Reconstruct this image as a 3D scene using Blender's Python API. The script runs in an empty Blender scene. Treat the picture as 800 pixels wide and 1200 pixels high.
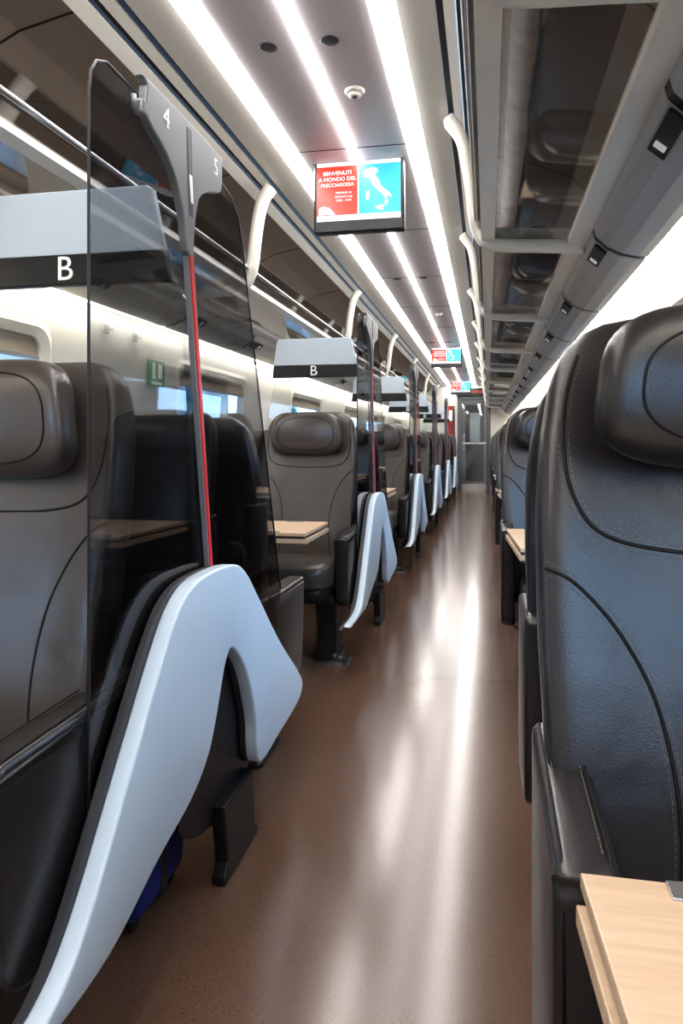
import bpy, bmesh, math, random
from mathutils import Matrix, Vector
random.seed(3)
scn = bpy.context.scene
C = -0.6          # car centre line (x)
Y0, Y1 = -1.6, 17.3
PITCH = 2.6

# ------------------------------------------------------------ materials
def mat(name, col, rough=0.5, metal=0.0, emit=None, es=0.0, bump=0.0, bscale=200, var=0.0, vscale=8, coat=0.0, spec=0.5):
    m = bpy.data.materials.new(name); m.use_nodes = True
    nt = m.node_tree; b = nt.nodes['Principled BSDF']
    b.inputs['Base Color'].default_value = (*col, 1)
    b.inputs['Roughness'].default_value = rough
    b.inputs['Metallic'].default_value = metal
    b.inputs['Coat Weight'].default_value = coat
    b.inputs['Specular IOR Level'].default_value = spec
    if emit:
        b.inputs['Emission Color'].default_value = (*emit, 1)
        b.inputs['Emission Strength'].default_value = es
    tc = nt.nodes.new('ShaderNodeTexCoord')
    if var > 0:
        n = nt.nodes.new('ShaderNodeTexNoise'); n.inputs['Scale'].default_value = vscale; n.inputs['Detail'].default_value = 4
        r = nt.nodes.new('ShaderNodeValToRGB')
        r.color_ramp.elements[0].position = .3; r.color_ramp.elements[1].position = .7
        r.color_ramp.elements[0].color = (*[c*(1-var) for c in col], 1)
        r.color_ramp.elements[1].color = (*[min(1, c*(1+var)) for c in col], 1)
        nt.links.new(tc.outputs['Object'], n.inputs['Vector'])
        nt.links.new(n.outputs['Fac'], r.inputs['Fac'])
        nt.links.new(r.outputs['Color'], b.inputs['Base Color'])
    if bump > 0:
        n = nt.nodes.new('ShaderNodeTexNoise'); n.inputs['Scale'].default_value = bscale; n.inputs['Detail'].default_value = 3
        bp = nt.nodes.new('ShaderNodeBump'); bp.inputs['Strength'].default_value = bump; bp.inputs['Distance'].default_value = .002
        nt.links.new(tc.outputs['Object'], n.inputs['Vector'])
        nt.links.new(n.outputs['Fac'], bp.inputs['Height'])
        nt.links.new(bp.outputs['Normal'], b.inputs['Normal'])
    return m

def glassmat(name, tint, rough=0.02, f0=.05, f1=.75):
    # thin pane: tinted transmission + Schlick reflection (same from both sides)
    m = bpy.data.materials.new(name); m.use_nodes = True
    nt = m.node_tree; nt.nodes.clear()
    o = nt.nodes.new('ShaderNodeOutputMaterial'); mx = nt.nodes.new('ShaderNodeMixShader')
    t = nt.nodes.new('ShaderNodeBsdfTransparent'); t.inputs['Color'].default_value = (*tint, 1)
    g = nt.nodes.new('ShaderNodeBsdfGlossy'); g.inputs['Roughness'].default_value = rough
    lw = nt.nodes.new('ShaderNodeLayerWeight'); lw.inputs['Blend'].default_value = .5
    p = nt.nodes.new('ShaderNodeMath'); p.operation = 'POWER'; p.inputs[1].default_value = 5
    a = nt.nodes.new('ShaderNodeMath'); a.operation = 'MULTIPLY_ADD'; a.inputs[1].default_value = f1; a.inputs[2].default_value = f0
    nt.links.new(lw.outputs['Facing'], p.inputs[0]); nt.links.new(p.outputs[0], a.inputs[0])
    nt.links.new(a.outputs[0], mx.inputs[0]); nt.links.new(t.outputs[0], mx.inputs[1]); nt.links.new(g.outputs[0], mx.inputs[2])
    nt.links.new(mx.outputs[0], o.inputs['Surface'])
    return m

def leathermat(name, col, rough):
    m = mat(name, col, rough, var=.18, vscale=5, spec=.6)
    nt = m.node_tree; b = nt.nodes['Principled BSDF']; tc = [n for n in nt.nodes if n.type == 'TEX_COORD'][0]
    v = nt.nodes.new('ShaderNodeTexVoronoi'); v.inputs['Scale'].default_value = 420
    n = nt.nodes.new('ShaderNodeTexNoise'); n.inputs['Scale'].default_value = 7; n.inputs['Detail'].default_value = 2.5; n.inputs['Distortion'].default_value = .3
    b1 = nt.nodes.new('ShaderNodeBump'); b1.inputs['Strength'].default_value = .15; b1.inputs['Distance'].default_value = .001
    b2 = nt.nodes.new('ShaderNodeBump'); b2.inputs['Strength'].default_value = .30; b2.inputs['Distance'].default_value = .012
    nt.links.new(tc.outputs['Object'], v.inputs['Vector']); nt.links.new(tc.outputs['Object'], n.inputs['Vector'])
    nt.links.new(v.outputs['Distance'], b1.inputs['Height']); nt.links.new(n.outputs['Fac'], b2.inputs['Height'])
    nt.links.new(b2.outputs['Normal'], b1.inputs['Normal']); nt.links.new(b1.outputs['Normal'], b.inputs['Normal'])
    return m

def floormat():
    m = mat('floor_vinyl', (.2, .125, .09), .18)
    nt = m.node_tree; b = nt.nodes['Principled BSDF']; tc = [n for n in nt.nodes if n.type == 'TEX_COORD'][0]
    v = nt.nodes.new('ShaderNodeTexNoise'); v.inputs['Scale'].default_value = 190; v.inputs['Detail'].default_value = 0
    r = nt.nodes.new('ShaderNodeValToRGB')
    e = r.color_ramp.elements
    e[0].position = .24; e[0].color = (.065, .040, .030, 1)
    e[1].position = .29; e[1].color = (.140, .082, .056, 1)
    x = r.color_ramp.elements.new(.74); x.color = (.144, .085, .058, 1)
    x = r.color_ramp.elements.new(.79); x.color = (.19, .12, .09, 1)
    nt.links.new(tc.outputs['Object'], v.inputs['Vector']); nt.links.new(v.outputs['Fac'], r.inputs['Fac'])
    nt.links.new(r.outputs['Color'], b.inputs['Base Color'])
    n = nt.nodes.new('ShaderNodeTexNoise'); n.inputs['Scale'].default_value = 2.2; n.inputs['Detail'].default_value = 2
    bp = nt.nodes.new('ShaderNodeBump'); bp.inputs['Strength'].default_value = .05; bp.inputs['Distance'].default_value = .02
    nt.links.new(tc.outputs['Object'], n.inputs['Vector']); nt.links.new(n.outputs['Fac'], bp.inputs['Height']); nt.links.new(bp.outputs[0], b.inputs['Normal'])
    b.inputs['Specular IOR Level'].default_value = .75
    return m

def woodmat():
    m = mat('light_wood', (.72, .52, .34), .4)
    nt = m.node_tree; b = nt.nodes['Principled BSDF']; tc = [n for n in nt.nodes if n.type == 'TEX_COORD'][0]
    mp = nt.nodes.new('ShaderNodeMapping'); mp.inputs['Scale'].default_value = (4, 45, 10)
    n = nt.nodes.new('ShaderNodeTexNoise'); n.inputs['Scale'].default_value = 3; n.inputs['Detail'].default_value = 6
    r = nt.nodes.new('ShaderNodeValToRGB')
    r.color_ramp.elements[0].position = .3; r.color_ramp.elements[0].color = (.52, .37, .25, 1)
    r.color_ramp.elements[1].position = .7; r.color_ramp.elements[1].color = (.60, .44, .31, 1)
    nt.links.new(tc.outputs['Object'], mp.inputs[0]); nt.links.new(mp.outputs[0], n.inputs['Vector'])
    nt.links.new(n.outputs['Fac'], r.inputs['Fac']); nt.links.new(r.outputs['Color'], b.inputs['Base Color'])
    return m

M = {}
M['leather'] = leathermat('leather_brown', (.074, .060, .053), .30)
M['leather2'] = leathermat('leather_black', (.026, .023, .024), .30)
M['seam'] = mat('seam_dark', (.006, .005, .005), .7)
M['stitch'] = mat('stitch_thread', (.13, .115, .10), .7)
M['black'] = mat('black_plastic', (.012, .012, .014), .4, bump=.05)
M['dark'] = mat('dark_grey_plastic', (.045, .045, .052), .42)
M['white'] = mat('white_plastic', (.58, .67, .76), .30, var=.03, vscale=3)
M['wall'] = mat('wall_laminate', (.74, .72, .67), .4, var=.02)
M['beige'] = mat('beige_trim', (.70, .67, .61), .34)
M['brown'] = mat('taupe_panel', (.25, .20, .165), .40, var=.05)
M['ceil'] = mat('ceiling_panel', (.54, .505, .52), .42)
M['grey'] = mat('grey_panel', (.40, .40, .41), .33)
M['metal'] = mat('brushed_metal', (.6, .6, .62), .25, metal=.9)
M['refltube'] = mat('reflection_tube_metal', (.5, .5, .51), .35, metal=.7, var=.25, vscale=14)  # for the added tube that imitates a silvery reflection
M['polegrey'] = mat('pole_grey', (.22, .23, .25), .32, metal=.3)
M['headgrey'] = mat('pole_head_grey', (.07, .07, .08), .4)
M['red'] = mat('red_stripe', (.75, .02, .02), .4)
M['textw'] = mat('white_print', (.85, .85, .85), .5, emit=(1, 1, 1), es=.15)
M['light'] = mat('lamp_diffuser', (.9, .9, .9), .5, emit=(1.0, .97, .935), es=17)
M['cove'] = mat('cove_diffuser', (.9, .9, .9), .5, emit=(1.0, .93, .80), es=11)
M['glass'] = glassmat('tinted_glass', (.62, .63, .65))
M['clear'] = glassmat('clear_glass', (.95, .965, .965))
M['rackglass'] = glassmat('rack_glass', (.58, .57, .56), .03, .16, .8)
M['floor'] = floormat()
M['wood'] = woodmat()
M['woodedge'] = mat('table_edge', (.09, .07, .055), .5)
M['scr_red'] = mat('screen_red', (.3, .03, .02), .3, emit=(.80, .035, .015), es=.9)
M['scr_blue'] = mat('screen_blue', (.03, .2, .3), .3, emit=(.03, .42, .66), es=.9)
M['scr_white'] = mat('screen_white', (.5, .5, .5), .3, emit=(.85, .93, 1), es=.85)
M['scr_map'] = mat('screen_map', (.5, .5, .5), .3, emit=(.5, .72, .82), es=.9)
M['poster'] = mat('poster_red', (.4, .04, .03), .4)
M['led'] = mat('led_red', (.3, .02, .01), .4, emit=(1, .05, .02), es=.7)
M['green'] = mat('green_sign', (.02, .35, .14), .4)
M['blind'] = mat('roller_blind', (.38, .31, .24), .7)
M['blue'] = mat('blue_fabric', (.012, .022, .15), .6)
M['fabric'] = mat('bag_fabric', (.05, .055, .07), .8, bump=.3, bscale=300)
M['fabric2'] = mat('bag_fabric_olive', (.12, .10, .07), .8, bump=.3, bscale=300)
M['doorframe'] = mat('door_frame_grey', (.13, .14, .15), .4)
M['teal'] = mat('teal_paint', (.03, .22, .25), .4)
M['concrete'] = mat('concrete', (.35, .36, .37), .8, var=.15, vscale=1)
M['track'] = mat('gravel', (.2, .19, .18), .9, var=.4, vscale=15)

# ------------------------------------------------------------ mesh builder
class MB:
    def __init__(s): s.v = []; s.f = []; s.m = []; s.s = []; s.mats = []
    def mi(s, k):
        if k not in s.mats: s.mats.append(k)
        return s.mats.index(k)
    def add(s, verts, faces, k, smooth=False):
        o = len(s.v); i = s.mi(k)
        s.v += [tuple(v) for v in verts]
        for f in faces: s.f.append(tuple(o+a for a in f)); s.m.append(i); s.s.append(smooth)
    def addbm(s, bm, k, smooth=False, mtx=None):
        if mtx is not None: bm.transform(mtx)
        bm.verts.index_update()
        s.add([v.co[:] for v in bm.verts], [[v.index for v in f.verts] for f in bm.faces], k, smooth); bm.free()
    def box(s, c, d, k, bev=0, seg=2, rot=None, smooth=None):
        bm = bmesh.new(); bmesh.ops.create_cube(bm, size=1)
        bm.transform(Matrix.Diagonal((d[0], d[1], d[2], 1)))
        if bev > 0: bmesh.ops.bevel(bm, geom=bm.edges[:], offset=bev, segments=seg, affect='EDGES', profile=.5)
        mtx = Matrix.Translation(c)
        if rot is not None: mtx = mtx @ rot
        s.addbm(bm, k, smooth if smooth is not None else bev > .008, mtx)
    def bb(s, x0, x1, y0, y1, z0, z1, k, bev=0, seg=2):
        s.box(((x0+x1)/2, (y0+y1)/2, (z0+z1)/2), (abs(x1-x0), abs(y1-y0), abs(z1-z0)), k, bev, seg)
    def superell(s, c, r, n, k, fn=None, nu=40, nv=20):
        def p(a, e): return math.copysign(abs(a)**e, a)
        vs = []; fs = []; e = 2/n
        for j in range(1, nv):
            ph = -math.pi/2+math.pi*j/nv
            for i in range(nu):
                t = 2*math.pi*i/nu
                q = [r[0]*p(math.cos(ph), e)*p(math.cos(t), e), r[1]*p(math.cos(ph), e)*p(math.sin(t), e), r[2]*p(math.sin(ph), e)]
                vs.append(q)
        vs.append([0, 0, -r[2]]); vs.append([0, 0, r[2]])
        if fn: vs = [fn(*q) for q in vs]
        vs = [(c[0]+q[0], c[1]+q[1], c[2]+q[2]) for q in vs]
        for j in range(nv-2):
            for i in range(nu):
                a = j*nu+i; b = j*nu+(i+1) % nu
                fs.append((a, b, b+nu, a+nu))
        L = len(vs)
        for i in range(nu):
            fs.append((L-2, (i+1) % nu, i)); o = (nv-2)*nu
            fs.append((L-1, o+i, o+(i+1) % nu))
        s.add(vs, fs, k, True)
    def loft(s, rings, k, caps=True, smooth=True):
        n = len(rings[0]); vs = [p for r in rings for p in r]; fs = []
        for j in range(len(rings)-1):
            for i in range(n):
                a = j*n+i; b = j*n+(i+1) % n
                fs.append((a, b, b+n, a+n))
        if caps:
            fs.append(tuple(range(n-1, -1, -1))); fs.append(tuple(range((len(rings)-1)*n, len(rings)*n)))
        s.add(vs, fs, k, smooth)
    def tube(s, pts, r, k, n=8):
        pts = [Vector(p) for p in pts]; rings = []
        up = None
        for i, p in enumerate(pts):
            t = (pts[min(i+1, len(pts)-1)]-pts[max(i-1, 0)]).normalized()
            if up is None:
                up = Vector((0, 0, 1)) if abs(t.z) < .9 else Vector((1, 0, 0))
            a = t.cross(up).normalized(); b = a.cross(t).normalized(); up = b
            rr = r[i] if isinstance(r, list) else r
            rings.append([tuple(p+(a*math.cos(w)+b*math.sin(w))*rr) for w in [2*math.pi*q/n for q in range(n)]])
        s.loft(rings, k)
    def poly(s, pts, axis, a0, a1, k, bev=0, seg=2, smooth=False):
        """pts 2D outline. axis 'x': pts=(y,z); 'y': pts=(x,z); 'z': pts=(x,y)"""
        bm = bmesh.new()
        def P(p, a):
            return {'x': (a, p[0], p[1]), 'y': (p[0], a, p[1]), 'z': (p[0], p[1], a)}[axis]
        v0 = [bm.verts.new(P(p, a0)) for p in pts]; v1 = [bm.verts.new(P(p, a1)) for p in pts]
        n = len(pts)
        f0 = bm.faces.new(v0); f1 = bm.faces.new(v1[::-1])
        for i in range(n):
            bm.faces.new((v0[i], v1[i], v1[(i+1) % n], v0[(i+1) % n]))
        bmesh.ops.recalc_face_normals(bm, faces=bm.faces[:])
        if bev > 0:
            ed = [e for e in bm.edges if any(f in (f0, f1) for f in e.link_faces)]
            bmesh.ops.bevel(bm, geom=ed, offset=bev, segments=seg, affect='EDGES', profile=.5)
        big = [f for f in bm.faces if len(f.verts) > 4]
        bmesh.ops.triangulate(bm, faces=big)
        s.addbm(bm, k, smooth)
    def text(s, txt, size, mtx, k, align='CENTER', ext=.0008):
        cu = bpy.data.curves.new('t', 'FONT'); cu.body = txt; cu.size = size; cu.align_x = align; cu.align_y = 'CENTER'; cu.extrude = ext
        cu.resolution_u = 3
        ob = bpy.data.objects.new('t', cu); scn.collection.objects.link(ob)
        dg = bpy.context.evaluated_depsgraph_get(); dg.update()
        me = bpy.data.meshes.new_from_object(ob.evaluated_get(dg))
        s.add([(mtx @ v.co)[:] for v in me.vertices], [tuple(p.vertices) for p in me.polygons], k)
        bpy.data.objects.remove(ob); bpy.data.curves.remove(cu); bpy.data.meshes.remove(me)
    def mesh(s, name):
        me = bpy.data.meshes.new(name); me.from_pydata(s.v, [], s.f)
        for k in s.mats: me.materials.append(M[k])
        me.polygons.foreach_set('material_index', s.m); me.polygons.foreach_set('use_smooth', s.s)
        me.update(); return me
    def obj(s, name, loc=(0, 0, 0), rz=0):
        return put(name, s.mesh(name), loc, rz)

def put(name, me, loc=(0, 0, 0), rz=0, sc=(1, 1, 1)):
    o = bpy.data.objects.new(name, me); scn.collection.objects.link(o)
    o.location = loc; o.rotation_euler = (0, 0, rz); o.scale = sc; return o

def cat(pts, n=6, closed=True):
    out = []; L = len(pts)
    rng = range(L) if closed else range(L-1)
    for i in rng:
        if closed: p0, p1, p2, p3 = pts[(i-1) % L], pts[i], pts[(i+1) % L], pts[(i+2) % L]
        else: p0, p1, p2, p3 = pts[max(i-1, 0)], pts[i], pts[i+1], pts[min(i+2, L-1)]
        for j in range(n):
            t = j/n
            out.append(tuple(.5*((2*b)+(-a+c)*t+(2*a-5*b+4*c-d)*t*t+(-a+3*b-3*c+d)*t**3) for a, b, c, d in zip(p0, p1, p2, p3)))
    if not closed: out.append(tuple(pts[-1]))
    return out

def interp(tab, z):
    for (a, va), (b, vb) in zip(tab, tab[1:]):
        if z <= b:
            t = max(0, min(1, (z-a)/(b-a)))
            return va+(vb-va)*t
    return tab[-1][1]

TX = Matrix(((0, 0, 1, 0), (1, 0, 0, 0), (0, 1, 0, 0), (0, 0, 0, 1)))      # text facing +x
TY = Matrix(((1, 0, 0, 0), (0, 0, -1, 0), (0, 1, 0, 0), (0, 0, 0, 1)))     # text facing -y

# ------------------------------------------------------------ seat
TT = [(.36, .05), (.45, .06), (1.0, .058), (1.15, .052), (1.22, .045), (1.25, .034), (1.262, .022), (1.268, .010)]
def yc(z): return -.15*max(0, (1.12-z))/.7 if z < 1.12 else (z-1.12)*.06
def seat_mesh(name, L, LP, ws=1.0, ax=.262, aw=.033, PR=(.205, .055, .120), hz=1.147, af=.55, at=.65):
    WT = [(z, w*ws) for z, w in [(.36, .215), (.45, .235), (.6, .253), (.85, .264), (1.0, .265), (1.1, .259), (1.18, .247), (1.22, .233), (1.245, .212), (1.26, .188), (1.268, .155)]]
    def wing(x, z):
        w = interp(WT, z); b = .05*interp([(.4, .3), (.6, .8), (.9, 1), (1.1, .9), (1.2, .5), (1.27, 0)], z)
        return b*abs(x/w)**3 + .012*math.cos(min(1, abs(x/.16))*math.pi/2)*interp([(.4, 0), (.6, 1), (.8, .8), (1, 0)], z)
    def yfront(x, z):
        w = interp(WT, z); t = interp(TT, z)
        return yc(z)-t*max(0, 1-min(1, abs(x/w))**5)**(1/5)-wing(x, z)
    b = MB(); rings = []
    zs = [.36+.03*i for i in range(28)]+[1.19, 1.21, 1.225, 1.237, 1.247, 1.255, 1.261, 1.265, 1.268]
    N = 56
    for z in sorted(zs):
        if z > 1.268: continue
        w = interp(WT, z); t = interp(TT, z); ring = []
        for i in range(N):
            a = 2*math.pi*i/N; e = 2/5
            x = w*math.copysign(abs(math.cos(a))**e, math.cos(a)); y = t*math.copysign(abs(math.sin(a))**e, math.sin(a))
            if y < 0: y -= wing(x, z)
            else: y -= wing(x, z)*.55
            ring.append((x, yc(z)+y, z))
        rings.append(ring)
    b.loft(rings, L)
    b.superell((0, yc(.7)+.055, .62), (.235, .03, .26), 5, LP)
    # headrest pillow
    def hf(x, y, z): return (x*(1-.10*((z+.1)/.2)), y-.050*(abs(x)/PR[0])**2.4-.014*math.cos(z/.1*1.3), z)
    b.superell((0, -.08, hz), PR, 3.4, L, hf, 56, 28)
    pts = []
    for i in range(61):
        a = 2*math.pi*i/60; x = .80*PR[0]*math.copysign(abs(math.cos(a))**.75, math.cos(a)); z = .75*PR[2]*math.copysign(abs(math.sin(a))**.75, math.sin(a))
        e = 3.4; q = 1-abs(x/PR[0])**e-abs(z/PR[2])**e
        y = -PR[1]*max(0, q)**(1/e)
        X, Yv, Z = hf(x, y, z); pts.append((X, -.08+Yv-.0005, hz+Z))
    b.tube(pts, .0018, 'seam', 5)
    def seam(pl, off=.007):
        P = cat([(x*ws, z) for x, z in pl], 10, False)
        for sg in (1, -1):
            q = [(sg*x, yfront(x, z)-.0002, z) for x, z in P]
            b.tube(q, .0026, 'seam', 5)
            acc = 0
            for (a, c) in zip(q, q[1:]):
                a = Vector(a); c = Vector(c); L_ = (c-a).length; t = acc
                dr = (c-a).normalized()
                sd = dr.cross(Vector((0, -1, 0))).normalized()*off
                while t < L_:
                    for sgn in (1, -1):
                        p = a+dr*t+sd*sgn
                        if abs(p.x) < .26*ws:
                            p.y = yfront(p.x, p.z)-.0006
                            h = dr*.0026; w = sd.normalized()*.0006
                            b.add([p-h-w, p+h-w, p+h+w, p-h+w], [(0, 1, 2, 3)], 'stitch')
                    t += .0085
                acc = t-L_
    seam([(.218, 1.215), (.232, 1.16), (.236, 1.09), (.226, 1.03), (.195, .985), (.12, .965), (0, .96)])
    seam([(.258, .945), (.225, .925), (.18, .865), (.145, .78), (.13, .66), (.14, .52), (.15, .42)])
    # cushion
    def cf(x, y, z):
        return (x, y, z+.012*(abs(x)/.24)**3*(1 if z > 0 else 0)-.03*max(0, (-y-.16)/.14)**2*(1 if z > 0 else .0)-.02*(y/.3))
    b.superell((0, -.37, .435), (.228, .29, .075), 5, L, cf, 48, 20)
    b.superell((0, -.36, .36), (.215, .25, .04), 5, 'black')
    # armrests
    def A(y, z):
        return ((y+.03)*(af-.03)/.52-.03, z if z < .45 else z+(at-.65)*(z-.45)/.2)
    for sg in (1, -1):
        x = sg*ax
        outline = [A(*p) for p in [(-.55, .60), (-.545, .635), (-.51, .648), (-.2, .652), (-.04, .655), (-.03, .6), (-.03, .34), (-.12, .29), (-.40, .27), (-.50, .30), (-.53, .40)]]
        b.poly(cat(outline, 4), 'x', x-aw, x+aw, LP, .014, 3, True)
        for xx in (x-aw+.009, x+aw-.009):
            b.tube([(xx, *A(y, z)) for y, z in [(-.546, .50), (-.548, .62), (-.53, .6435), (-.5, .6495), (-.2, .6555), (-.06, .658)]], .0016, 'seam', 5)
            n = 40
            for i in range(n):
                y, z = A(-.5+.44*i/n, .6500+(.44*i/n)*.018+.0008)
                xs = xx+(.006 if xx < x else -.006)
                b.add([(xs-.0007, y, z), (xs+.0007, y, z), (xs+.0007, y+.0048, z), (xs-.0007, y+.0048, z)], [(0, 1, 2, 3)], 'stitch')
    # under frame and legs
    b.box((0, -.30, .315), (.44, .36, .05), 'black', .01)
    for sg in (1, -1):
        x = sg*.165; rings = []
        for z, wx, wy in [(.0, .062, .13), (.015, .062, .13), (.03, .052, .11), (.17, .05, .085), (.30, .058, .12)]:
            rings.append([(x+wx*a, -.30+wy*c, z) for a, c in [(-1, -.8), (-.8, -1), (.8, -1), (1, -.8), (1, .8), (.8, 1), (-.8, 1), (-1, .8)]])
        b.loft(rings, 'black', smooth=False)
    return b.mesh(name)

seatL = seat_mesh('passenger_seat', 'leather', 'leather2', af=.50, at=.64)
seatD = seat_mesh('passenger_seat_rear', 'leather2', 'leather2', af=.50, at=.64)
seatR = seat_mesh('passenger_seat_dark', 'leather2', 'leather2', 1.14, .275, .031, (.248, .055, .104), 1.168, .37, .715)
XB, XA, XR = -.972, -1.572, .364
NU = 6
LYC = [1.6+PITCH*i for i in range(NU)]
RYC = [1.4+PITCH*i for i in range(NU)]
for yc_ in LYC:
    for x in (XB, XA):
        put('passenger_seat', seatL, (x, yc_-.21, 0))
        put('passenger_seat', seatD, (x, yc_+.56, 0), math.pi, (1, 1, .935))
for yc_ in RYC:
    put('passenger_seat', seatR, (XR, yc_-.35, 0))
    put('passenger_seat', seatR, (XR+.012, yc_+.22, 0), math.pi, (.97, 1, .985))
for x in (XB, XA): put('passenger_seat', seatL, (x, 16.95, 0))
put('passenger_seat', seatR, (XR, 16.85, 0))

# ------------------------------------------------------------ aisle divider (shroud + glass + numbered pole)
b = MB()
outer = [(-.93, .262), (-.80, .262), (-.67, .278), (-.57, .345), (-.42, .53), (-.28, .705), (-.2, .775), (-.1, .803), (.09, .800), (.19, .765),
         (.3, .675), (.5, .505), (.72, .345), (.775, .285), (.72, .245), (.5, .225), (.33, .215), (.285, .26), (.27, .36), (.2, .50), (.10, .592), (.045, .575),
         (-.02, .46), (-.07, .395), (-.16, .345), (-.32, .305), (-.5, .250), (-.7, .244), (-.93, .248)]
b.poly(cat(outer, 5), 'x', -.648, -.612, 'white', .006, 3, True)
back = [(y-.022 if y < .1 else y, z-(.008 if y < -.5 else 0)) for y, z in outer]
b.poly(cat(back, 4), 'x', -.664, -.646, 'dark', .003, 1)
b.poly(cat([(-.12, .29), (.05, .60), (.12, .61), (.3, .40), (.42, .25), (.30, .17), (.02, .17)], 4), 'x', -.672, -.664, 'black')
b.poly([(.10, 0), (.36, 0), (.36, .02), (.33, .05), (.31, .20), (.09, .20), (.12, .05), (.10, .02)], 'x', -.672, -.634, 'black', .006)
g = [(-.47, .37), (-.47, 1.70), (-.463, 1.74), (-.445, 1.765), (-.41, 1.78), (.15, 1.765), (.23, 1.75), (.285, 1.715), (.32, 1.65), (.70, .62), (.66, .50), (.3, .45), (-.2, .45), (-.4, .37)]
b.poly(g, 'x', -.6705, -.6665, 'glass')
b.tube([(-.6685, y, z) for y, z in g[:10]], .0028, 'dark', 6)
def polerings(w0, w1, x0, x1, zz=(.79, 1.62)):
    r = []
    for z in [zz[0]+(zz[1]-zz[0])*i/8 for i in range(9)]:
        t = (z-.8)/.82; y = .05-.14*t; w = w0+(w1-w0)*t
        r.append([(x0, y-w, z), (x1, y-w*.9, z), (x1, y+w*.9, z), (x0, y+w, z)])
    return r
b.loft(polerings(.014, .021, -.664, -.653), 'polegrey', smooth=False)
b.loft(polerings(.0060, .0085, -.654, -.6505), 'red', smooth=False)
hd = [(-.300, 1.79), (-.285, 1.805), (.09, 1.805), (.105, 1.79), (.105, 1.735), (.085, 1.71), (.02, 1.69), (-.04, 1.655), (-.065, 1.58), (-.074, 1.52), (-.104, 1.52), (-.125, 1.59), (-.16, 1.65), (-.21, 1.69), (-.27, 1.715), (-.300, 1.735)]
b.poly(cat(hd, 3), 'x', -.664, -.645, 'polegrey', .004, 2)
b.poly([(-.112, 1.79), (-.088, 1.79), (-.078, 1.60), (-.096, 1.60)], 'x', -.648, -.6440, 'headgrey')
b.poly([(-.102, 1.69), (-.086, 1.69), (-.080, 1.63), (-.092, 1.63)], 'x', -.648, -.6430, 'textw')
b.box((-.655, -.305, 1.745), (.02, .025, .03), 'polegrey', .006)
b.tube([(-.655, -.305, 1.745), (-.655, -.32, 1.730), (-.655, -.332, 1.735), (-.655, -.336, 1.757)], .006, 'polegrey')
nb = b
for i, yy in enumerate(LYC):
    c = MB(); c.v = list(nb.v); c.f = list(nb.f); c.m = list(nb.m); c.s = list(nb.s); c.mats = list(nb.mats)
    c.text(str(4+i*3 if i else 4), .060, Matrix.Translation((-.6445, -.215, 1.762)) @ TX, 'textw')
    c.text(str(5+i*3 if i else 5), .060, Matrix.Translation((-.6445, .06, 1.762)) @ TX, 'textw')
    c.obj('glass_aisle_divider', (0, yy, 0))

# ------------------------------------------------------------ privacy panels above seats (B)
b = MB()
b.poly([(-1.27, 1.56), (-1.25, 1.705), (-1.235, 1.72), (-.805, 1.72), (-.79, 1.71), (-.758, 1.56)], 'y', -.012, .012, 'white', .004)
b.poly([(-1.275, 1.487), (-1.27, 1.562), (-.758, 1.562), (-.748, 1.487)], 'y', -.014, .014, 'black', .003)
b.text('B', .085, Matrix.Translation((-1.02, -.0155, 1.524)) @ TY, 'textw', ext=.001)
b.poly(cat([(-1.26, .80), (-1.26, 1.49), (-.745, 1.49), (-.70, 1.30), (-.70, .9), (-.72, .80)], 2), 'y', -.004, .004, 'clear')
for yy in LYC: put('headrest_privacy_screen', b.mesh('headrest_privacy_screen') if yy == LYC[0] else bpy.data.objects['headrest_privacy_screen'].data, (0, yy+.03, 0))

# ------------------------------------------------------------ tables
def table(name, x0, x1, yc_, depth, z, wallx):
    b = MB()
    s = 1 if wallx > 0 else -1
    h = depth/2; tp = .035
    def leaf(e, z0, z1, k, bev=.002):
        if s > 0: P = [(x0+tp+e, -h+abs(e)), (x1, -h+abs(e)), (x1, h-abs(e)), (x0+e, h-abs(e))]
        else: P = [(x0, -h+abs(e)), (x1-e, -h+abs(e)), (x1-e, h-abs(e)), (x0, h-abs(e))]
        b.poly(P, 'z', z0, z1, k, bev)
    leaf(0, z-.015, z, 'wood'); leaf(.003, z-.020, z-.014, 'woodedge', .0)
    leaf(-.004, z-.046, z-.026, 'wood'); leaf(.002, z-.052, z-.044, 'woodedge', .0); leaf(.012, z-.028, z-.018, 'woodedge', 0)
    for sy in (-1, 1):
        cx = (x0+.11) if s > 0 else (x1-.155)
        b.box((cx, sy*(depth/2-.014), z+.0005), (.08, .026, .004), 'metal', .001)
        b.box((cx, sy*(depth/2-.0), z-.025), (.05, .012, .03), 'dark', .003)
    px = wallx-s*.10
    b.poly([(px-s*.02, z-.05), (px+s*.09, z-.05), (px+s*.09, .02), (px+s*.05, .02), (px-s*.0, .35)], 'y', -.05, .05, 'dark', .004)
    b.bb(min(x0+.1, wallx-s*.02) if s > 0 else wallx+.02, wallx-.02 if s > 0 else x1-.1, -.06, .06, z-.075, z-.052, 'dark', .004)
    b.obj(name, (0, yc_, 0))
for yy in [LYC[0]-PITCH]+LYC: table('folding_table', -1.84, -.745, yy+1.55, .44, .72, -1.875)
for yy in [RYC[0]-PITCH]+RYC: table('folding_table', .080, .64, yy+1.57, .60, .72, .675)

# ------------------------------------------------------------ room shell
def strip(b, x0, z0, x1, z1, k, y0=Y0, y1=Y1, th=.012):
    d = Vector((x1-x0, 0, z1-z0)); n = Vector((-d.z, 0, d.x)).normalized()*th
    P = [(x0, z0), (x1, z1), (x1+n.x, z1+n.z), (x0+n.x, z0+n.z)]
    b.poly(P, 'y', y0, y1, k)

b = MB(); b.bb(C-1.30, C+1.30, Y0, Y1, -.05, 0, 'floor'); b.obj('floor')

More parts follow.
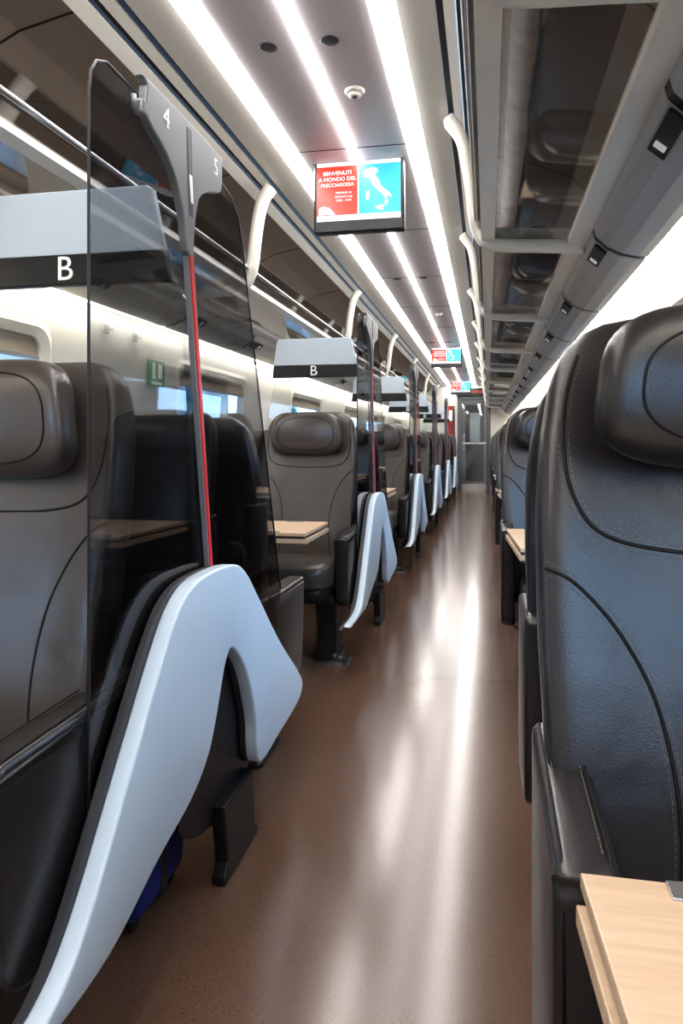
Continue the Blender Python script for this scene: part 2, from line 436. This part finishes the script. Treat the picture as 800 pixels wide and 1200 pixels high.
b = MB(); HZ = 2.42
for s in (1, -1):
    def S(a, z0, c, z1, k, th=.012): strip(b, C+s*a, z0, C+s*c, z1, k, th=th*s)
    S(.022, HZ, .245, HZ, 'ceil')
    S(.33, HZ-.005, .445, HZ-.025, 'beige')
    S(.445, HZ-.0, .47, HZ-.0, 'black')
    S(.47, HZ-.028, .505, HZ-.04, 'beige')
    S(.505, HZ-.02, .53, HZ-.03, 'black')
    S(.53, HZ-.05, .575, HZ-.075, 'beige')
    pr = [(.575, 2.345), (.75, 2.31), (.95, 2.22), (1.08, 2.08), (1.13, 1.93), (1.14, 1.86)]
    for p, q in zip(pr, pr[1:]): S(p[0], p[1], q[0], q[1], 'brown')
    for yy in [Y0+.9+1.3*i for i in range(14)]:
        for p, q in zip(pr, pr[1:]):
            strip(b, C+s*p[0], p[1]-.0015, C+s*q[0], q[1]-.0015, 'seam', yy, yy+.008, th=.002*s)
        b.bb(C+s*.024, C+s*.244, yy, yy+.004, HZ-.002, HZ, 'seam')
b.bb(C-.75, C+.75, Y0, Y1, HZ+.055, HZ+.07, 'dark')
b.obj('ceiling')
for s, w, a in ((-1, .08, .287), (1, .08, .287), (0, .034, 0)):
    b = MB(); x = C+s*a
    n = 6
    prof = [(x-w/2+w*i/n, HZ-.004-.012*math.sin(math.pi*i/n)) for i in range(n+1)]+[(x+w/2, HZ+.01), (x-w/2, HZ+.01)]
    b.poly(prof, 'y', Y0+.02, Y1-.02, 'light')
    b.obj('ceiling_light_strip')

def disc(name, x, y, r, h, k, inner=None):
    b = MB(); n = 28
    b.loft([[(x+rr*math.cos(2*math.pi*i/n), y+rr*math.sin(2*math.pi*i/n), z) for i in range(n)] for rr, z in ((r, HZ+.004), (r, HZ-h*.5), (r*.85, HZ-h), (r*.3, HZ-h))], k)
    if inner:
        b.loft([[(x+rr*math.cos(2*math.pi*i/n), y+rr*math.sin(2*math.pi*i/n), z) for i in range(n)] for rr, z in ((r*.6, HZ-h), (r*.6, HZ-h*1.8), (r*.4, HZ-h*2.1))], inner)
        b.loft([[(x+rr*math.cos(2*math.pi*i/n), y+rr*math.sin(2*math.pi*i/n), z) for i in range(n)] for rr, z in ((r*.3, HZ-h*2.0), (r*.25, HZ-h*2.3))], 'dark')
    b.obj(name)
for yy in (2.68, 7.5, 12.5):
    disc('smoke_detector', C+.11, yy, .038, .012, 'beige', 'beige')
for yy in (2.28, 5.8, 9.6):
    disc('ceiling_speaker', C-.12, yy+.05, .032, .003, 'dark'); disc('ceiling_speaker', C+.09, yy+.05, .032, .003, 'dark')

WZ0, WZ1 = .82, 1.58
wins = [(1.5+PITCH*i-PITCH, 2.8+PITCH*i-PITCH) for i in range(7)]
def wall(name, s):
    b = MB()
    xw = C+s*1.28
    def seg(y0, y1, z0, z1, k='wall'):
        xs = lambda z: xw-s*(0 if z < 1.0 else (z-1.0)*.06)
        P = [(xs(z0), z0), (xs(z0)+s*.06, z0), (xs(z1)+s*.06, z1), (xs(z1), z1)]
        b.poly(P, 'y', y0, y1, k)
    seg(Y0, Y1, 0, WZ0); seg(Y0, Y1, WZ1, 1.78)
    edges = [Y0]+[e for w in wins for e in w]+[Y1]
    for a, c in zip(edges[::2], edges[1::2]):
        seg(a, c, WZ0, 1.0); seg(a, c, 1.0, WZ1)
    strip(b, xw-s*.045, 1.78, C+s*1.15, 2.1, 'wall', th=.02*s)
    b.obj(name)
    for i, (a, c) in enumerate(wins):
        w = MB()
        def rr(y0, y1, z0, z1, r, n=5):
            out = []
            for cy, cz, a0 in ((y1-r, z1-r, 0), (y0+r, z1-r, 90), (y0+r, z0+r, 180), (y1-r, z0+r, 270)):
                for j in range(n+1):
                    an = math.radians(a0+90*j/n); out.append((cy+r*math.cos(an), cz+r*math.sin(an)))
            return out
        o = rr(a-.03, c+.03, WZ0-.03, WZ1+.03, .10); inn = rr(a+.05, c-.05, WZ0+.04, WZ1-.04, .07)
        n = len(o); X0 = xw-s*.014; X1 = xw+s*.05
        def X(z, e): return (e-s*(max(0, z-1.0)*.06))
        vs = [(X(z, X0+s*.012), y, z) for y, z in o]+[(X(z, X0), y, z) for y, z in rr(a-.0, c+.0, WZ0-.0, WZ1+.0, .09)]+[(X(z, X0+s*.01), y, z) for y, z in inn]+[(X(z, X1), y, z) for y, z in inn]
        fs = [(k*n+j, k*n+(j+1) % n, (k+1)*n+(j+1) % n, (k+1)*n+j) for k in range(3) for j in range(n)]
        w.add(vs, fs, 'beige', False)
        w.bb(xw+s*.035, xw+s*.043, a+.02, c-.02, WZ0+.01, WZ1-.01, 'clear')
        w.bb(xw-s*.02, xw-s*.016, a+.05, c-.05, WZ1-.12, WZ1-.03, 'blind'); w.bb(xw-s*.026, xw-s*.012, a+.05, c-.05, WZ1-.135, WZ1-.12, 'metal')
        w.obj('window_%d' % (i+1+(0 if s < 0 else 7)))
wall('wall_left', -1); wall('wall_right', 1)
for s, nm in ((-1, 'baseboard_left'), (1, 'baseboard_right')):
    b = MB(); xw = C+s*1.275; b.bb(xw-s*.03, xw, Y0, Y1, 0, .16, 'dark', .004); b.obj(nm)

# luggage racks
for s in (-1, 1):
    def X(a): return C+s*a
    b = MB()
    pr = [(.955, 1.835), (.965, 1.80), (1.0, 1.765), (1.05, 1.74), (1.10, 1.728), (1.13, 1.726)]
    sect = [(Y0+.05+1.05*i, Y0+.05+1.05*(i+1)-.045) for i in range(18)]
    for (a, c) in sect:
        for p, q in zip(pr, pr[1:]):
            strip(b, X(p[0]), p[1], X(q[0]), q[1], 'grey' if s > 0 else 'beige', a, min(c, Y1-.05), th=.01*s)
        b.box((X(.985), a+.10, 1.772), (.05, .20, .012), 'black', .003, rot=Matrix.Rotation(s*math.radians(40), 4, 'Y'))
        b.box((X(.979), a+.14, 1.764), (.03, .025, .004), 'textw', rot=Matrix.Rotation(s*math.radians(40), 4, 'Y'))
    for p, q in zip(pr, pr[1:]): strip(b, X(p[0]), p[1]+.006, X(q[0]), q[1]+.006, 'black', Y0+.05, Y1-.05, th=.01*s)
    b.bb(X(.955), X(1.13), Y0+.05, Y1-.05, 1.85, 1.86, 'grey')
    b.poly([(X(.895), 1.842), (X(.965), 1.832), (X(.965), 1.868), (X(.895), 1.874)], 'y', Y0+.05, Y1-.05, 'beige')
    b.poly([(X(.575), 1.878), (X(.625), 1.872), (X(.628), 1.902), (X(.578), 1.908)], 'y', Y0+.05, Y1-.05, 'beige')
    if s > 0: b.tube([(X(.685), Y0+.05, 1.945), (X(.685), Y1-.05, 1.945)], .038, 'refltube', 20)  # added tube, stands in for the silvery reflection in the rack glass
    b.tube([(X(.558), Y0+.05, 1.955), (X(.558), Y1-.05, 1.955)], .010, 'metal', 10)
    b.poly([(X(.61), 1.884), (X(.93), 1.860), (X(.93), 1.866), (X(.61), 1.890)], 'y', Y0+.05, Y1-.05, 'rackglass')
    b.poly([(X(.578), 1.90), (X(.584), 1.90), (X(.558), 2.03), (X(.552), 2.03)], 'y', Y0+.05, Y1-.05, 'rackglass')
    ys = [.95+2.5*i for i in range(7)] if s < 0 else [1.25+1.62*i for i in range(10)]
    for yy in ys:
        path = cat([(X(.45), yy, 2.36), (X(.50), yy, 2.28), (X(.53), yy, 2.12), (X(.545), yy, 1.99), (X(.575), yy, 1.895), (X(.64), yy, 1.862), (X(.80), yy, 1.85), (X(.96), yy, 1.838)], 5, False)
        rings = []
        for i, p in enumerate(path):
            t = Vector(path[min(i+1, len(path)-1)])-Vector(path[max(i-1, 0)]); t.normalize()
            nrm = Vector((-t.z, 0, t.x)); wv = .046 if i < 18 else .030; tv = .022
            P = Vector(p)
            rings.append([tuple(P+Vector((0, wv*c, 0))+nrm*tv*e) for c, e in ((-1, -.6), (-.7, -1), (.7, -1), (1, -.6), (1, .6), (.7, 1), (-.7, 1), (-1, .6))])
        b.loft(rings, 'beige')
    b.obj('luggage_rack')
    b = MB(); strip(b, X(1.138), 1.735, X(1.205), 1.742, 'cove', Y0+.05, Y1-.05, th=.012*s)
    b.obj('wall_light_strip')

# soft bags lying on the right rack
def bag(y, k, L=.40):
    b = MB()
    def f(x, yy, z): return (x, yy, z*(1-.25*abs(yy/(L/2))**2)+.008*math.sin(yy*30))
    b.superell((0, 0, 0), (.085, L/2, .095), 3, k, f, 40, 20)
    for dy in (-.07, .07):
        b.tube(cat([(-.086, dy, -.03), (-.080, dy, .05), (-.03, dy, .125), (.03, dy, .125), (.080, dy, .05), (.086, dy, -.03)], 5, False), .007, 'black')
    b.tube([(0, -L/2+.05, .082), (0, 0, .0985), (0, L/2-.05, .082)], .004, 'metal')
    b.obj('travel_bag', (C+.825, y, 1.965))
bag(3.55, 'fabric'); bag(5.15, 'fabric2', .36); bag(8.3, 'fabric', .45)

# end walls + door
def endwall(name, y, door):
    b = MB(); dx0, dx1, dz = -.705, .065, 2.165
    x0, x1 = C-1.36, C+1.36
    if door:
        b.bb(x0, dx0, y, y+.06, 0, 2.5, 'wall'); b.bb(dx1, x1, y, y+.06, 0, 2.5, 'wall'); b.bb(dx0, dx1, y, y+.06, dz, 2.5, 'wall')
    else: b.bb(x0, x1, y, y+.06, 0, 2.5, 'wall')
    b.obj(name)
endwall('wall_back', Y1, True); endwall('wall_front', Y0-.06, False)
b = MB()
b.bb(-.70, -.655, Y1-.03, Y1+.03, 0, 2.16, 'doorframe', .005); b.bb(.015, .06, Y1-.03, Y1+.03, 0, 2.16, 'doorframe', .005); b.bb(-.70, .06, Y1-.03, Y1+.03, 2.10, 2.16, 'doorframe', .005)
b.bb(-.655, -.60, Y1, Y1+.04, 0, 2.10, 'doorframe'); b.bb(-.04, .015, Y1, Y1+.04, 0, 2.10, 'doorframe'); b.bb(-.60, -.04, Y1, Y1+.04, 0, .12, 'metal'); b.bb(-.60, -.04, Y1, Y1+.04, 2.0, 2.10, 'doorframe')
b.bb(-.60, -.04, Y1+.015, Y1+.025, .12, 2.0, 'clear'); b.bb(-.56, -.54, Y1-.03, Y1-.015, .9, 1.3, 'metal', .004)
b.bb(-.60, -.04, Y1+.005, Y1+.03, 1.05, 1.09, 'metal')
b.obj('door_1')
b = MB(); b.bb(-1.2, .5, Y1+1.6, Y1+1.66, 0, 2.5, 'grey'); b.bb(-1.2, .5, Y1+.06, Y1+1.6, -.05, 0, 'floor'); b.bb(-1.2, .5, Y1+.06, Y1+1.6, 2.45, 2.5, 'ceil')
b.bb(-.45, -.2, Y1+.5, Y1+.9, 2.43, 2.45, 'light'); b.bb(-1.26, -1.2, Y1+.06, Y1+1.66, -.05, 2.5, 'wall'); b.bb(.5, .56, Y1+.06, Y1+1.66, -.05, 2.5, 'wall')
b.bb(-.55, -.10, Y1+1.57, Y1+1.6, .1, 2.05, 'doorframe'); b.bb(-.45, -.2, Y1+1.56, Y1+1.57, 1.1, 1.85, 'white')
b.obj('wall_vestibule')
b = MB(); b.bb(-.92, -.76, Y1-.02, Y1-.004, 1.15, 1.95, 'poster'); b.bb(-.90, -.78, Y1-.024, Y1-.02, 1.6, 1.85, 'textw'); b.obj('wall_poster')
b = MB(); b.bb(-.72, .08, Y1-.08, Y1-.01, 2.18, 2.36, 'black', .006); b.text('8  FRECCIAROSSA', .07, Matrix.Translation((-.32, Y1-.082, 2.27)) @ TY, 'led'); b.obj('led_display_sign')

# ------------------------------------------------------------ ceiling monitors
ITALY = [(.02, .86), (.10, .95), (.22, .97), (.34, 1.0), (.46, .95), (.50, .88), (.40, .84), (.42, .76), (.52, .66), (.56, .56), (.66, .46), (.78, .40), (.92, .28), (.90, .22), (.80, .28), (.76, .24), (.82, .14), (.78, .06), (.72, .02), (.70, .10), (.72, .20), (.66, .28), (.54, .38), (.44, .46), (.34, .54), (.26, .66), (.18, .76), (.06, .76)]
SIC = [(.40, .02), (.52, .05), (.68, .06), (.64, -.08), (.54, -.06), (.42, -.02)]
SAR = [(.10, .40), (.20, .42), (.21, .28), (.16, .18), (.10, .22)]
def monitor(x, y, z0, z1, w):
    b = MB(); hw = w/2; h = z1-z0
    b.box((0, .03, 0), (w, .055, h), 'black', .008)
    b.box((0, .015, h/2-.008), (w+.004, .05, .012), 'metal', .003)
    f = -.001
    sx0, sx1, sz0, sz1 = -hw+.016, hw-.016, -h/2+.055, h/2-.018
    def q(a, c, e, g_, k, o=.0): b.bb(a, c, f-.001-o, f+.003-o, e, g_, k)
    q(sx0, sx1, sz0, sz1, 'scr_white')
    q(sx0, -.003, sz0+.026, sz1-.018, 'scr_red', .001)
    q(.003, sx1, sz0+.026, sz1-.018, 'scr_blue', .001)
    ox, oz, sc = .022, sz0+.052, (sz1-sz0-.085)
    for P in (ITALY, SIC, SAR):
        b.poly([(ox+px*.78*sc, oz+pz*sc) for px, pz in P], 'y', f-.004, f-.003, 'scr_map')
    def t(s_, size, xx, zz, k='scr_white'): b.text(s_, size, Matrix.Translation((xx, f-.0042, zz)) @ TY, k, ext=.0003)
    cx = sx0/2
    t('BENVENUTI', .026, cx, sz1-.052); t('A MONDO DEL', .026, cx, sz1-.080); t('FRECCIAROSSA', .023, cx+.0, sz1-.107)
    t('PREMIUM 10', .014, cx+.03, sz1-.145); t('MILANO C.LE', .014, cx+.03, sz1-.163); t('10:30 - 13:40', .014, cx+.03, sz1-.18)
    t('NEWS  IL PRINCIPE HARRY E STATO SORPRESO', .014, 0, sz0+.013, 'black'); t('NAPOLI C. - ROMA TERMINI', .013, 0, sz1-.009, 'black')
    b.poly([(sx0+.01, sz0+.03), (sx0+.09, sz0+.03), (sx0+.06, sz0+.062), (sx0+.03, sz0+.07), (sx0+.01, sz0+.06)], 'y', f-.0035, f-.0028, 'scr_map')
    b.bb(-.05, .05, .02, .05, h/2-.01, HZ-(z0+z1)/2+.002, 'dark')
    o = b.obj('ceiling_monitor', (x, y, (z0+z1)/2))
monitor(-.595, 3.35, 2.088, 2.435, .43)
monitor(-.56, 10.1, 2.13, 2.415, .42)
monitor(-.56, 15.6, 2.11, 2.405, .42)

# ------------------------------------------------------------ small things
b = MB(); b.box((-1.840, 3.82, 1.485), (.006, .20, .15), 'green', .001)
b.box((-1.835, 3.86, 1.50), (.004, .05, .08), 'textw'); b.box((-1.835, 3.78, 1.50), (.004, .035, .09), 'textw'); b.box((-1.835, 3.82, 1.432), (.004, .13, .014), 'textw'); b.obj('emergency_exit_sign')
for yy in (3.25, 3.55):
    b = MB(); b.box((-1.832, yy, 1.655), (.012, .05, .05), 'metal', .003); b.tube([(-1.825, yy, 1.66), (-1.80, yy, 1.645), (-1.795, yy, 1.665)], .005, 'metal'); b.obj('coat_hook')
b = MB()
b.box((-.84, 0, .17), (.18, .26, .28), 'blue', .03, 3); b.box((-.84, 0, .17), (.184, .05, .284), 'black', .01)
b.tube([(-.90, .0, .30), (-.90, .0, .34), (-.78, .0, .34), (-.78, .0, .30)], .01, 'black')
for yy in (-.09, .09):
    for xx in (-.9, -.78): b.superell((xx, yy, .022), (.012, .022, .022), 2, 'black', None, 12, 8)
b.obj('suitcase', (0, 1.60, 0))
for (x, y) in ((-.73, 3.55), (-.73, 6.15)):
    b = MB(); b.box((x, y, .003), (.11, .16, .006), 'metal', .002); b.box((x, y, .0065), (.08, .02, .002), 'black'); b.box((x, y+.04, .0065), (.08, .02, .002), 'black'); b.obj('floor_hatch_plate')

# ------------------------------------------------------------ outside
b = MB(); b.bb(-9, -3.0, -8, 26, -.9, -.05, 'concrete'); b.obj('station_platform')
b = MB(); b.bb(-40, 40, -30, 50, -1.2, -.95, 'track'); b.obj('trackbed_ground')
b = MB(); b.bb(-11.2, -9.6, -8, 26, -.5, 3.2, 'concrete'); b.bb(-9.6, -9.55, -8, 26, 1.7, 2.0, 'teal'); b.bb(-9.6, -9.55, -8, 26, .9, 1.6, 'teal')
for i in range(12): b.bb(-9.6, -9.5, -7.5+2.8*i, -7.3+2.8*i, -.05, 3.2, 'white')
b.obj('station_building')
b = MB(); b.bb(-8.6, -3.4, -8, 26, 3.35, 3.5, 'dark')
for i in range(9): b.bb(-6.1, -5.9, -6+4*i, -5.8+4*i, -.05, 3.35, 'teal')
b.obj('platform_canopy')

# ------------------------------------------------------------ world + camera
w = bpy.data.worlds.new('World'); scn.world = w; w.use_nodes = True
bg = w.node_tree.nodes['Background']; bg.inputs[0].default_value = (.40, .65, 1.0, 1); bg.inputs[1].default_value = 9.0
cam = bpy.data.cameras.new('camera'); co = bpy.data.objects.new('camera', cam); scn.collection.objects.link(co)
cam.sensor_width = 36; cam.lens = 25.5; cam.shift_y = -(600-518)/1200; cam.clip_start = .03
co.location = (0, 0, 1.1); co.rotation_euler = (math.radians(90), 0, math.radians(11.4))
scn.camera = co
scn.view_settings.view_transform = 'Standard'
scn.view_settings.exposure = 0.1
for lk in ('Medium High Contrast', 'Standard - Medium High Contrast'):
    try:
        scn.view_settings.look = lk; break
    except Exception as e: print(e)
